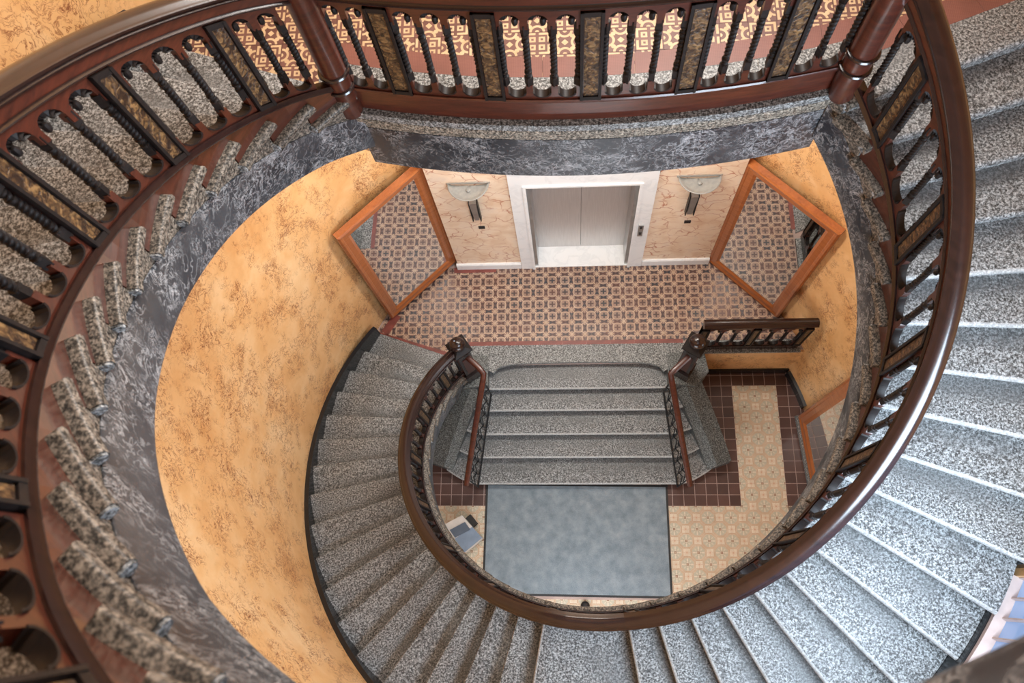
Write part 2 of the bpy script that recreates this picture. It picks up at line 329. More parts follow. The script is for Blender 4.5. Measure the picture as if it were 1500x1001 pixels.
# ------------------------------------------------------------------ SETTING
# round wall
def wall_arc(mb, t0, t1, z0, z1, th=.22):
    mb.rings([[(*pol(rwall(t), t), z0), (*pol(rwall(t), t), z1), (*pol(rwall(t) + th, t), z1), (*pol(rwall(t) + th, t), z0)] for t in frange(t0, t1, max(2, int(abs(t1 - t0) / 3)))])
mb = MB(); wall_arc(mb, 121, 270, 0, 15); tag(obj('wall_left', mb, ORANGE, centre=False), kind='structure')
mb = MB(); wall_arc(mb, -28, 59, 0, 15); wall_arc(mb, -90, -76, 0, 15); wall_arc(mb, -76, -28, 0, 4.97); wall_arc(mb, -76, -28, 7.6, 15)
tag(obj('wall_right', mb, ORANGE, centre=False), kind='structure')
YW = 2.55
mb = MB().box((-1.205, YW + .12, (ZL + 6.2) / 2), (.86, .24, 6.2 - ZL)).box((1.2475, YW + .12, (ZL + 6.2) / 2), (.875, .24, 6.2 - ZL)).box((.025, YW + .12, (ZL + 2.37 + 6.2) / 2), (1.6, .24, 6.2 - ZL - 2.37))
tag(obj('wall_back', mb, PINK, smooth=0), kind='structure')
mb = MB(); wall_arc(mb, 57, 123, ZG - .5, 15); tag(obj('wall_back.001', mb, ORANGE, centre=False), kind='structure')
mb = MB().box((2.2, 1.40, ZL / 2 - .01), (1.36, .2, ZL - .03)); tag(obj('wall_front', mb, ORANGE, smooth=0), kind='structure')
# ground floor
gf = tag(obj('floor', MB().prism([pol(3.25, t) for t in range(0, 360, 8)], -.15, -.003), GROUT, smooth=0), kind='structure')
def cell(i, j): return (GX0 + (i + .5) * GA, GY0 - (j + .5) * GA)
dark, octa = [], []
for i in range(-28, 9):
    for j in range(-4, 20):
        cx, cy = cell(i, j)
        if hypot(cx, cy) > 3.12 or cy < -2.1: continue
        left = cx < -1.22; right = cx > 1.02
        if left and not (-2.15 < cx and -1.45 < cy < .05): continue
        if not left and not right and cy > -1.65: continue
        if right and cx < 1.45 and cy > .25: continue
        pat = j >= 10 or (0 <= i < 4 and j >= -1)
        if i >= 4: pat = False
        (octa if pat else dark).append((cx, cy))
PL = CIRC + [(0, 1, 1.295)]
hid = [[c for c in L_ if below_stairs(c)] for L_ in (dark, octa)]
tiles(gf, 'tile', [c for c in dark if c not in hid[0]], GA, 0, .008, BROWNTILE, PL); tiles(gf, 'tile', [c for c in octa if c not in hid[1]], GA, 0, .0012, OCT, PL)
rest(gf, 'tile_field', hid[0], GA, 0, .008, BROWNTILE, PL); rest(gf, 'tile_field', hid[1] + [cell(i, j) for i in range(-28, 9) for j in range(10, 28) if hypot(*cell(i, j)) < 3.1 and cell(i, j) not in octa and not (-1.3 < cell(i, j)[0] < 1.05 and cell(i, j)[1] > -1.65)], GA, 0, .0012, OCT, PL)
# hall landing
lf = obj('floor', MB().prism([(-2.76, 1.62), (-1.36, 1.21), (-1.2, 1.21), (1.2, 1.21), (1.5, 1.33), (2.80, 1.33), (2.8, 1.6), (2.4, 2.15), (1.75, 2.7), (.65, 2.9), (-.62, 2.9), (-1.75, 2.75), (-2.4, 2.2)], ZL - .2, ZL - .013), GROUT, smooth=0); tag(lf, kind='structure')
cells = [(LX0 + i * LB, LY0 - j * LB) for i in range(-6, 30) for j in range(-2, 8)]
CUT = (-.29, -.957, -.957 * 0 - 1.0)
def ln(p, q):   # half plane left of p->q kept
    a, b = q[1] - p[1], -(q[0] - p[0]); return (a, b, a * p[0] + b * p[1])
tiles(lf, 'tile', [c for c in cells if c[0] > -1.53], LB, ZL, .0015, CROSS, [(0, 1, YW), (0, -1, -1.47)] + CIRC)
tiles(lf, 'tile', [c for c in cells if c[0] <= -1.53], LB, ZL, .0015, CROSS, [(0, 1, YW), ln((-2.66, 1.64), (-1.42, 1.245))] + CIRC)
def strip(parent, p, q, wd, z, n, mat, name='border_tile', h=.014):
    p, q = Vector(p), Vector(q); d = (q - p).normalized(); nn = Vector((-d.y, d.x)); L = (q - p).length
    for k in range(n):
        a = p + d * (L * k / n + .001); b = p + d * (L * (k + 1) / n - .001)
        obj(name, MB().prism([tuple(a), tuple(b), tuple(b + nn * wd), tuple(a + nn * wd)], z - h, z + .0015), mat, parent, 0)
strip(lf, (-1.47, 1.435), (1.30, 1.435), .055, ZL, 9, RED); strip(lf, (-1.62, 1.285), (-1.47, 1.245), .19, ZL - .001, 1, CROSS, 'tile'); strip(lf, (-2.70, 1.60), (-1.44, 1.20), .055, ZL, 4, RED)
strip(lf, (-1.70, 2.475), (-1.13, 2.475), .075, ZL, 2, RED); strip(lf, (-2.56, 1.60), (-2.40, 1.86), .11, ZL, 1, RED)
# granite landing edge with its curved nosing
def edge_poly():
    pts = [(-1.36, 1.435), (-1.36, 1.22), (-1.20, 1.10), (-1.14, 1.06)]
    for k in range(17):
        u = -1 + k / 8; pts.append((-.05 + u * 1.04, 1.172 + .025 * (1 - u * u) - .10 * max(0, abs(u) - .8) ** 1.5 * 5))
    pts[0] = (-1.48, 1.435); pts[1] = (-1.48, 1.23)
    return pts + [(1.04, 1.06), (1.10, 1.10), (1.26, 1.22), (1.36, 1.435)]
obj('granite_edge', MB().prism(edge_poly(), ZL - .05, ZL + .002), GRANITE_PLAIN, lf, 0)
# gallery floor
def gy(x): return 1.0 + .14 * (x / 1.35) ** 2
gal = [(x_, gy(x_) + .06) for x_ in frange(-1.42, 1.42, 20)] + [pol(3.1, t) for t in frange(37, 147, 20)]
g_ = obj('floor', MB().prism(gal, ZG - .2, ZG - .013), GROUT, smooth=0); tag(g_, kind='structure')
c_ = obj('ceiling', MB().prism(gal, ZG - .60, ZG - .53), PLASTER, smooth=0); tag(c_, kind='structure')
gc = [(QX0 + i * QB, QY0 + j * QB) for i in range(-17, 18) for j in range(-1, 9)]; gpl = [(0, 1, 2.9), (1, 0, 2.6), (-1, 0, 2.6), ln((1.42, 1.36), (2.70, 1.85)), ln((-2.75, 1.68), (-1.42, 1.22))]
gs = [c for c in gc if abs(c[0]) < 1.95 and c[1] < 2.3]
tiles(g_, 'tile', gs, QB, ZG - .001, .0015, SCROLL, gpl)
rest(g_, 'tile_field', [c for c in gc if c not in gs], QB, ZG - .001, .0015, SCROLL, gpl)
strip(g_, (1.42, 1.30), (2.70, 1.79), .16, ZG, 6, RIBRED)
def gstrip(name, o0, o1, z0, z1, mat, n):
    xs = frange(-1.62, 1.62, n)
    for a, b in zip(xs, xs[1:]):
        q = frange(a + .001, b - .001, 3)
        obj(name, MB().prism([(t, gy(t) + o0) for t in q] + [(t, gy(t) + o1) for t in q[::-1]], z0, z1), mat, g_, 0)
gstrip('border_tile', .302, .445, ZG - .03, ZG + .002, RIBRED, 12)
gstrip('granite_edge', -.03, .30, ZG - .05, ZG + .003, GRANITE_PLAIN, 5)
xs = frange(-1.42, 1.42, 30)
prof = [(.15, -.05), (-.012, -.05), (-.028, -.064), (-.03, -.09), (-.018, -.112), (.0, -.122), (.004, -.16), (.012, -.205), (.15, -.205)]
obj('edge_moulding', MB().rings([[(t, gy(t) + a, ZG + b) for a, b in prof] for t in xs]), GRANITE_WARM, g_)
tag(obj('trim_1', MB().rings([[(t, gy(t) - .012 + a, ZG + b) for a, b in ((.02, -.205), (.02, -.625), (.14, -.625), (.14, -.205))] for t in xs]), DARKMARBLE), kind='structure')
# skirtings
def skirt(name, t0, t1, base, lo, hi):
    tag(obj(name, MB().rings([[(*pol(r, t), base + RHO * nline(t) + v) for r, v in ((3.055, lo), (3.055, hi), (3.10, hi + .01), (3.10, lo))] for t in frange(t0, t1, 60)]), BLACK), kind='structure')
skirt('baseboard_left', 149, 265, ZL, -.3, .07); skirt('baseboard_right', 270, 284, ZL, -.3, .07); skirt('baseboard_right', 333, 388, ZL, -.3, .07)
tag(obj('baseboard_right', MB().rings([[(*pol(r, t), z) for r, z in ((3.062, 3.7), (3.062, 4.955), (3.10, 4.955), (3.10, 3.7))] for t in frange(284, 333, 20)]), BLACK), kind='structure')
skirt('baseboard_left', 149, 265, ZG, -.3, .07)
tag(obj('baseboard_right', MB().rings([[(*pol(r, t), z) for r, z in ((3.06, 0), (3.06, .15), (3.1, .16), (3.1, 0))] for t in frange(14.5, 24, 6)]), BLACK), kind='structure')
tag(obj('baseboard_front', MB().box((2.2, 1.288, .075), (1.25, .03, .15)), BLACK, smooth=0), kind='structure')
for nm, xa, xb in (('baseboard_back', -1.65, -.78), ('baseboard_back', .815, 1.69)):
    tag(obj(nm, MB().rings([[(x_, YW - a, ZL + b) for a, b in ((0, 0), (.03, 0), (.03, .13), (.018, .15), (0, .15))] for x_ in (xa, xb)]), WHITE, smooth=0), kind='structure')

# ------------------------------------------------------------------ STAIRS
def rb(t, up): return rin(t) - .065 + (dup_off(t) if up else 0)
def re_(t, up): return rb(t, up) - (.030 if up else .035)
def step_mesh(k, base, up):
    """tread with rounded nosing and the block that carries it"""
    z = base + (k + 1) * RHO; t0, t1, p0, p1 = TH[k], TH[k + 1] if k < 35 else TH[k] + 7, PH[k], PH[k + 1] if k < 35 else PH[k] + 5
    mb = MB(); N = 10 if k == 17 else 4; Ro = 3.06
    A, B = Vector(pol(re_(t0, up), t0)), Vector(pol(Ro, p0)); d = (B - A).normalized(); fwd = Vector((d.y, -d.x))
    if fwd.dot(Vector((sin(radians(t0)), -cos(radians(t0))))) < 0: fwd = -fwd
    nos = []                                   # nosing profile: forward offset, dz
    for f_, dz in ((.0, 0), (.012, -.004), (.02, -.014), (.022, -.026), (.018, -.038), (.008, -.046), (-.03, -.048)): nos.append((f_ + .008, dz))
    inner = [pol(re_(t, up), t) for t in frange(t0, t1 + .6, N)]; outer = [pol(Ro, t) for t in frange(p0, p1 + .6, N)]
    n0 = len(mb.v)
    top = [(*A, z), *[(*q, z) for q in inner[1:]], *[(*q, z) for q in outer[::-1][:-1]], (*B, z)]
    R = []
    for f_, dz in nos:
        # the nosing returns round the inner end
        A2 = A + fwd * f_ - d * (.012 + max(0, f_)) * .8
        inn = [Vector(q) * (1 - (max(0, f_ + .0)) / 1.9) for q in inner[1:]]
        R.append([(*A2, z + dz), *[(*q, z + dz) for q in inn], *[(*q, z + dz) for q in outer[::-1][:-1]], (*(B + fwd * f_), z + dz)])
    o_ = len(mb.f); mb.rings(R, caps=True)
    nI = len(R[0])
    for q in range(len(mb.f) - o_ - 2):
        if q % nI == nI - 1: mb.mi[o_ + q] = 1
    A3, B3 = A - fwd * .012 + d * .02, B - fwd * .012
    blk = [tuple(A3)] + [pol(re_(t, up) + .02, t) for t in frange(t0, t1 + .6, N)[1:]] + [pol(Ro, t) for t in frange(p0, p1 + .6, N)[::-1][:-1]] + [tuple(B3)]
    mb.prism(blk, z - RHO - .2, z - .047)
    # the darker, browner end outside the balustrade: a rounded slab end and the block end under it
    def ends(ins, zz):
        return [(*pol(re_(t, up) - .033 + ins, t), zz) for t in frange(t0 - 1.3 + ins * 30, t1 + .3, N)] + [(*pol(rb(t, up) + .004, t), zz) for t in frange(t0 - 1.3 + ins * 30, t1 + .3, N)[::-1]]
    o_ = len(mb.f); mb.rings([ends(i_, z + d_) for i_, d_ in ((.013, .0025), (.004, -.003), (0, -.014), (0, -.036), (.004, -.046), (.013, -.051))], mi=2)
    e_ = [pol(re_(t, up) + .012, t) for t in frange(t0 + .3, t1 + .3, N)] + [pol(rb(t, up), t) for t in frange(t0 + .3, t1 + .3, N)[::-1]]
    mb.prism(e_, z - RHO - .08, z - .047, mi=2)
    me = mesh(mb, 'stone_step', (GRANITE, LIT_NOSING if 17 <= k <= 31 else GRANITE, GRANITE_END), 40)
    uv = me.uv_layers.new(name='UVMap'); up_a, up_b = Vector(pol(2.4, (t0 + p0) / 2)), Vector(pol(2.4, (t1 + p1) / 2)); dv = (up_b - up_a)
    L = max(dv.length, .05); dv.normalize()
    for lp in me.loops:
        c = me.vertices[lp.vertex_index].co; r = hypot(c.x, c.y); uv.data[lp.index].uv = ((r - 1.8) / 1.28, (Vector((c.x, c.y)) - up_a).dot(dv) / L)
    return me
def staircase(base, label, ks, up, soff):
    st = empty('stone_staircase', (*pol(2.4, TH[0]), base), label, 'stairs')
    for k in ks:
        me = step_mesh(k, base, up); c = Vector((*pol(2.4, TH[k]), base + (k + 1) * RHO))
        me.transform(Matrix.Translation(-c)); inst('stone_step' if k != 17 else 'landing_slab', me, st, c)
    t0, t1 = TH[ks[0]], (TH[ks[-1] + 1] if ks[-1] < 35 else 399.5)
    ts = frange(t0 - (3 if up else 0), t1, int((t1 - t0) / 2)); z = lambda t, v: base + RHO * nline(t) + v
    o = obj('stringer', MB().rings([[(*pol(re_(t, up) + a, t), z(t, v)) for a, v in ((.008, -.222), (.004, -.234), (.004, -.53), (.008, -.55), (.10, -.55), (.10, -.222))] for t in ts]), DARKMARBLE, st); o['label'] = 'dark grey marble string with white veins'
    obj('soffit', MB().rings([[(*pol(r, t), z(t, v)) for r, v in ((re_(t, up) + .03, -.46), (3.09, -.46), (3.09, -.52), (re_(t, up) + .03, -.52))] for t in ts]), PLASTER, st)
    return st
staircase(ZL, 'grey granite staircase curving up from the tiled hall to the gallery', range(36), False, True)
staircase(ZG, 'grey granite staircase climbing from the gallery up the left wall', range(36), True, True)
# entrance steps
NY = [1.175, .893, .640, .354, .074, -.256]
es = empty('entrance_steps', (-.08, .2, 0), 'straight flight of granite steps with flaring wings above the grey mat', 'steps')
def half(y): return interp(y, [-.256, 1.175], [1.335, 1.06])
for k in range(1, 6):
    z = ZL - k * RHO; yf, yb = NY[k], NY[k - 1] + .03
    xi0, xi1 = half(yf), half(yb); wx = interp(yf, [-.256, .893], [1.76, 1.47]); lift = interp(k, [1, 5], [.05, .19])
    pts = []
    for sgn in (-1, 1):
        side = []
        for q in range(7):
            u = q / 6; side.append((-.08 + sgn * (xi0 + (wx - xi0) * u), yf + lift * u ** 1.6))
        pts.append(side)
    front = pts[0][::-1] + pts[1]; wxb = interp(yb, [-.256, .893], [1.76, 1.47])
    def ring(fo, dz): return [(x_, y_ - fo, z + dz) for x_, y_ in front] + [(-.08 + wxb, yb + lift, z + dz), (-.08 - wxb, yb + lift, z + dz)]
    mb = MB().rings([ring(f_, dz) for f_, dz in ((-.01, 0), (.0, -.003), (.01, -.014), (.01, -.034), (.0, -.044), (-.02, -.046))])
    for q in range(len(mb.f) - 2):
        if q % len(ring(0, 0)) < 13: mb.mi[q] = 1
    mb.prism([(x_, y_ + .02) for x_, y_ in front] + [(-.08 + wxb, yb + lift), (-.08 - wxb, yb + lift)], max(0, z - .4), z - .045)
    o = obj('stone_step', mb, (GRANITE, LIT_NOSING), es, 40); uv = o.data.uv_layers.new(name='UVMap'); off = WP[o]
    for lp in o.data.loops:
        c = o.data.vertices[lp.vertex_index].co; uv.data[lp.index].uv = (.45, (c.y + off.y - yf) / max(.05, yb - .03 - yf) + .12)
for sgn in (-1, 1):
    cx = -.06
    o0, o1 = (cx + sgn * 1.55, .98), (cx + sgn * 1.99, .02); i0, i1 = (cx + sgn * 1.36, .90), (cx + sgn * 1.80, -.05); b0, b1 = (cx + sgn * 1.27, .86), (cx + sgn * 1.70, -.08)
    def zt(p): return interp(p[1], [-.08, .98], [.22, ZL - .02])
    R = []
    for u in frange(0, 1, 10):
        L_ = lambda a, b: (a[0] + (b[0] - a[0]) * u, a[1] + (b[1] - a[1]) * u); o_, i_, b_ = L_(o0, o1), L_(i0, i1), L_(b0, b1); z = zt(o_) + .05 * sin(pi * u)
        R.append([(*o_, 0), (*o_, z), (*i_, z), (*b_, z - .14), (*b_, 0)])
    mb = MB().rings(R, mi=0); obj('curb', mb, GRANITE_DARK, es, 30)
    obj('curb_bevel', MB().rings([[Vector(r[2]) + Vector((0, 0, .003)), Vector(r[3]) + Vector((0, 0, .003)), Vector(r[3]) - Vector((0, 0, .02)), Vector(r[2]) - Vector((0, 0, .02))] for r in R]), GRANITE_GREY, es, 30)
    obj('pedestal', MB().prism([(cx + sgn * a, b) for a, b in ((1.15, .90), (1.48, .86), (1.66, 1.05), (1.62, 1.30), (1.15, 1.30))][::sgn], 0, ZL + .004), GRANITE_GREY, es, 0)

# ------------------------------------------------------------------ BALUSTRADES
def twist_mesh(L):
    R = []
    for k in range(37):
        u = k / 36; tw = 2 * pi * 2.6 * u; env = .0150 + .0025 * sin(pi * u)
        R.append([((env + .0034 * cos(4 * (2 * pi * i / 12) + 0)) * cos(2 * pi * i / 12 + tw), (env + .0034 * cos(4 * (2 * pi * i / 12))) * sin(2 * pi * i / 12 + tw), L * u) for i in range(12)])
    mb = MB().rings(R)
    for zz in (-.012, .03, L - .045, L + .0): mb.lathe([(.012, zz - .010), (.021, zz - .004), (.021, zz + .006), (.012, zz + .012)], n=10)
    mb.box((0, 0, -.04), (.034, .034, .07)); mb.box((0, 0, L + .045), (.034, .034, .07)); return mesh(mb, 'baluster', EBONY, 40)
def shell_mesh(P, uc, hw, va):
    """carved fan in the head of one opening: P(u, v, w) with u metres along the bay"""
    n = 7; q = lambda r, a, w_: P(uc - r * hw * cos(a), va + r * hw * sin(a) * .95, w_)
    F = [q(.98, pi * i / (2 * n), -.017 if i % 2 else -.004) for i in range(2 * n + 1)]; I = [q(.45, pi * i / (2 * n), -.012 if i % 2 else -.002) for i in range(2 * n + 1)]
    Bk = [q(.98, pi * i / (2 * n), .012) for i in range(2 * n + 1)]; Bi = [q(.45, pi * i / (2 * n), .012) for i in range(2 * n + 1)]
    return MB().rings([[a, b, c, d] for a, b, c, d in zip(F, Bk, Bi, I)])
def weld(o, d=2e-4):
    bm = bmesh.new(); bm.from_mesh(o.data); bmesh.ops.remove_doubles(bm, verts=bm.verts, dist=d); bm.to_mesh(o.data); bm.free(); return o
class Bal:
    """a run of balustrade; pos(t,v,w) in space, met(t) = metres per unit of t"""
    def __init__(s, root, pos, met, V): s.root, s.pos, s.met, s.V = root, pos, met, V
    def run(s, name, prof, t0, t1, n, mat, label=None):
        o = obj(name, MB().sweep(prof, frange(t0, t1, n), s.pos), mat, s.root, 40)
        if label: o['label'] = label
        return o
    def pilaster(s, tc, width):
        pos, V = s.pos, s.V; h = width / 2 / s.met(tc); ts = [tc - h, tc, tc + h]; e = .016 / s.met(tc)
        mb = MB().slab(ts, lambda t: V['b'], lambda t: V['t'], -.024, .024, pos)
        o = obj('pilaster', mb, MAHOGANY, s.root, 0)
        mb = MB()
        for a, b in ((tc - h, tc - h + e), (tc + h - e, tc + h)): mb.slab([a, b], lambda t: V['b'], lambda t: V['t'], -.040, .034, pos)
        for v0, v1 in ((V['b'], V['b'] + .03), (V['t'] - .03, V['t'])): mb.slab([tc - h, tc + h], lambda t: v0, lambda t: v1, -.037, .034, pos)
        obj('pilaster_frame', mb, EBONY, o, 0)
        mb = MB().slab([tc - h + 1.25 * e, tc, tc + h - 1.25 * e], lambda t: V['b'] + .035, lambda t: V['t'] - .035, -.030, .028, pos); obj('inlay', mb, INLAY, o, 0)
        return o
    def bay(s, t0, t1, n, tw, start=True, end=True):
        pos, V, met = s.pos, s.V, s.met((t0 + t1) / 2); bw = .036; L = (t1 - t0) * met; cell = L / n; hw = (cell - bw) / 2
        K = 8; vt, vb = V['t'] - hw - .02, V['b'] + hw * .8 + .015; hd, ft, subs = MB(), MB(), []
        P = lambda u, v, w_: pos(t0 + u / met, v, w_)
        for k in range(n):
            uc = (k + .5) * cell; us = [uc - hw * cos(pi * i / K) for i in range(K + 1)]
            arc = lambda u, uc=uc: sqrt(max(0, 1 - ((u - uc) / hw) ** 2))
            hd.slab(us, lambda u: vt + hw * .95 * arc(u), lambda u: V['t'], -.019, .019, P)
            ft.slab(us, lambda u: V['b'], lambda u: vb - hw * .8 * arc(u), -.019, .019, P)
            for a, b in ((uc - cell / 2, us[0]), (us[-1], uc + cell / 2)):
                hd.slab([a, b], lambda u: vt, lambda u: V['t'], -.019, .019, P); hd.slab([a, b], lambda u: vt - .055, lambda u: vt, -.019, .019, P)
                ft.slab([a, b], lambda u: V['b'], lambda u: vb, -.019, .019, P); ft.slab([a, b], lambda u: vb, lambda u: vb + .055, -.019, .019, P)
            R = []
            for i in range(9):
                a = pi * i / 8; q = lambda r, w_: P(uc - r * cos(a), vb - r * .8 * sin(a), w_); R.append([q(hw, -.025), q(hw - .010, -.025), q(hw - .010, .022), q(hw, .022)])
            subs.append((shell_mesh(P, uc, hw, vt), MB().rings(R), MB().lathe([(.004, -.030), (.014, -.020), (.017, 0), (.012, .018), (.004, .022)], P(uc + hw * .5, vt, -.012), 8)))
        o = weld(obj('arcade_head', hd, MAHOGANY, s.root, 30)); o2 = weld(obj('arcade_foot', ft, MAHOGANY, s.root, 30))
        for a, b, c in subs: obj('shell_carving', a, EBONY, o, 0); obj('scroll_drop', c, EBONY, o); obj('trough_lip', b, EBONY, o2, 30)
        for k in range(n + 1):
            if (k == 0 and not start) or (k == n and not end): continue
            u = k * cell; u += .008 if k == 0 else (-.008 if k == n else 0)
            inst('baluster', tw, s.root, pos(t0 + u / met, vb + .125, 0), random.random() * 6)
HAND = [(-.022, .812), (-.034, .820), (-.040, .832), (-.034, .840), (-.036, .846), (-.046, .852), (-.048, .864), (-.042, .872), (-.034, .876), (-.026, .892), (-.008, .903), (.012, .906), (.032, .902), (.050, .890), (.056, .876), (.064, .872), (.069, .862), (.067, .850), (.058, .845), (.056, .838), (.060, .830), (.054, .820), (.042, .812)]
def shift(p, dv, dw=0): return [(a + dw, b + dv) for a, b in p]
# stairs
V_ST = {'b': .115, 't': .735}; TW_ST = twist_mesh(V_ST['t'] - V_ST['b'] - .36)
def stair_bal(base, up, t0, t1, pil, label, skirt_to, joints=()):
    pos = lambda t, v, w_: (*pol(rb(t, up) + w_, t), base + RHO * nline(t) + v)
    root = empty('stair_balustrade', pos((t0 + t1) / 2, 0, 0), label, 'balustrade')
    B = Bal(root, pos, lambda t: radians(1) * rb(t, up), V_ST)
    n = int((t1 - t0) / 2.5); cuts = [t0, *joints, t1]
    for a, b in zip(cuts, cuts[1:]): B.run('handrail', HAND, a, b, max(4, int((b - a) / 2.5)), MAHOGANY_DARK)
    B.run('top_rail', [(-.022, .735), (.022, .735), (.022, .82), (-.022, .82)], t0, t1, n, MAHOGANY)
    B.run('top_moulding', [(-.024, .742), (-.034, .746), (-.036, .754), (-.030, .762), (-.024, .766)], t0, t1, n, MAHOGANY_DARK)
    B.run('bottom_rail', [(-.036, .075), (-.040, .085), (-.034, .098), (-.030, .115), (.030, .115), (.034, .098), (.040, .085), (.036, .075)], t0, t1, n, MAHOGANY_DARK)
    mb = MB()                                    # board cut to the steps
    for k in range(len(TH) - 1):
        if TH[k] < t0 - 8 or TH[k] > skirt_to: continue
        a, b = max(TH[k], t0), TH[k + 1]
        if b <= a: continue
        zs = base + (k + 1) * RHO + .001
        mb.slab(frange(a, b, 3 if k != 17 else 8), lambda t: zs - (base + RHO * nline(t)), lambda t: .078, -.016, .016, pos)
    if mb.v: obj('skirt_board', mb, MAHOGANY_GLOSS, root, 0)
    pw = .100; h = pw / 2 / (radians(1) * 1.8)
    for t in pil: B.pilaster(t, pw)
    edges = [t0 + 2.2] + [x_ for t in pil for x_ in (t - h, t + h)] + [t1 - 2.2]
    for a, b in zip(edges[::2], edges[1::2]):
        L = (b - a) * radians(1) * 1.8
        if L < .1: continue
        B.bay(a, b, 3 if L > .33 else 2 if L > .2 else 1, TW_ST)
    return root
stair_bal(ZL, False, 144.5, 397, [155.5, 172.5, 189.5, 207, 224.5, 242, 260, 279.7, 298, 316, 334, 352.2, 370.3, 388.4], 'dark carved wooden balustrade sweeping round the lower granite staircase', 389, (263.6, 276.8))
stair_bal(ZG, True, 143, 281, [154.5, 171.5, 189, 207, 225, 243, 261], 'dark carved wooden balustrade climbing left from the gallery newel post', 279)
# gallery
V_GA = {'b': .20, 't': .875}; TW_GA = twist_mesh(V_GA['t'] - V_GA['b'] - .36)
posg = lambda t, v, w_: (t, gy(t) + .035 + w_, ZG + v)
root = empty('gallery_balustrade', (0, 1.04, ZG), 'bowed dark wooden balustrade along the gallery edge above the elevator', 'balustrade')
B = Bal(root, posg, lambda t: 1.0, V_GA)
B.run('base_board', [(-.022, 0), (.022, 0), (.022, .17), (.034, .178), (.036, .190), (.030, .2), (-.030, .2), (-.036, .190), (-.034, .178), (-.022, .17)], -1.36, 1.36, 24, MAHOGANY)
B.run('top_rail', [(-.024, .875), (.024, .875), (.024, .975), (-.024, .975)], -1.36, 1.36, 24, MAHOGANY)
B.run('top_moulding', [(-.022, .890), (-.036, .894), (-.040, .904), (-.034, .914), (-.022, .92)], -1.36, 1.36, 24, MAHOGANY_DARK)
B.run('handrail', shift(HAND, .155), -1.36, 1.36, 24, MAHOGANY_DARK)
pil = [-1.045, -.522, .0, .512, 1.005]; pw = .115
for t in pil: B.pilaster(t, pw)
edges = [-1.34] + [x_ for t in pil for x_ in (t - pw / 2, t + pw / 2)] + [1.34]
for a, b in zip(edges[::2], edges[1::2]): B.bay(a, b, 2 if b - a < .3 else 3, TW_GA)
# gallery newels
for sx, x_, y_, lab in ((-1, -1.404, 1.15, 'round mahogany newel post at the left end of the gallery balustrade'), (1, 1.413, 1.125, 'round mahogany newel post at the right end of the gallery balustrade')):
    nw = empty('newel_post', (x_, y_, ZG), lab, 'newel post', 'newel posts of the gallery')
    obj('shaft', MB().lathe([(.060, -.03), (.072, -.012), (.074, .22), (.074, .5), (.076, 1.12), (.09, 1.15), (.09, 1.2), (.06, 1.22)], (x_, y_, ZG), 28), MAHOGANY, nw)
    for z in (.235, .355): obj('ring', MB().lathe([(.073, -.014), (.086, -.010), (.091, 0), (.086, .010), (.073, .014)], (x_, y_, ZG + z), 28), MAHOGANY_DARK, nw)
    obj('finial', MB().lathe([(.05, 1.21), (.085, 1.26), (.09, 1.3), (.07, 1.37), (.02, 1.4)], (x_, y_, ZG), 20), MAHOGANY_DARK, nw)
# hall newels, square with a ball
for x_, y_, rz, lab in ((-1.43, 1.07, 35, 'square wooden newel post with ball cap at the foot of the curved stair'), (1.275, 1.06, -32, 'square wooden newel post with ball cap beside the short landing balustrade')):
    nw = empty('newel_post', (x_, y_, ZL), lab, 'newel post'); R = Matrix.Rotation(radians(rz), 3, 'Z'); at = lambda z: (x_, y_, ZL + z)
    mb = MB().box(at(.55), (.17, .17, 1.1), R); obj('shaft', mb, MAHOGANY_DARK, nw, 0)
    obj('plinth', MB().box(at(.11), (.215, .215, .22), R).box(at(.235), (.195, .195, .03), R), MAHOGANY_DARK, nw, 0)
    for k in range(4):
        q = R @ Matrix.Rotation(k * pi / 2, 3, 'Z'); c = q @ Vector((0, -.088, 0)); obj('side_panel', MB().box((x_ + c.x, y_ + c.y, ZL + .6), (.10, .012, .55), q), MAHOGANY, nw, 0)
    obj('cap', MB().box(at(1.09), (.20, .20, .03), R).box(at(1.115), (.235, .235, .03), R).add([R @ Vector(p) + Vector(at(0)) for p in ((-.117, -.117, 1.13), (.117, -.117, 1.13), (.117, .117, 1.13), (-.117, .117, 1.13), (-.05, -.05, 1.17), (.05, -.05, 1.17), (.05, .05, 1.17), (-.05, .05, 1.17))], [(0, 1, 5, 4), (1, 2, 6, 5), (2, 3, 7, 6), (3, 0, 4, 7), (4, 5, 6, 7)]), EBONY, nw, 0)
    obj('ball', MB().lathe([(.045, 1.165), (.05, 1.175), (.078, 1.19), (.092, 1.22), (.092, 1.25), (.078, 1.285), (.05, 1.31), (.022, 1.318), (.02, 1.33), (.004, 1.335)], (x_, y_, ZL), 24), MAHOGANY_DARK, nw)
# short landing balustrade
root = empty('landing_balustrade', (2.1, 1.37, ZL), 'short dark wooden balustrade from the ball newel to the right wall', 'balustrade')
poss = lambda t, v, w_: (t, 1.36 + w_ , ZL + v); B = Bal(root, poss, lambda t: 1.0, {'b': .16, 't': .80})
B.run('base_board', [(-.03, .03), (.03, .03), (.03, .16), (-.03, .16)], 1.42, 2.70, 4, MAHOGANY_DARK)
B.run('top_rail', [(-.022, .80), (.022, .80), (.022, .86), (-.022, .86)], 1.42, 2.70, 4, MAHOGANY_DARK)
B.run('handrail', shift(HAND, .05), 1.42, 2.72, 4, MAHOGANY_DARK)
for t in (1.46, 2.06, 2.66): B.pilaster(t, .09)
for a, b in ((1.505, 2.015), (2.105, 2.615)): B.bay(a, b, 3, TW_ST)
obj('granite_edge', MB().box((2.1, 1.37, ZL + .012), (1.3, .17, .035)), GRANITE_PLAIN, lf, 0)
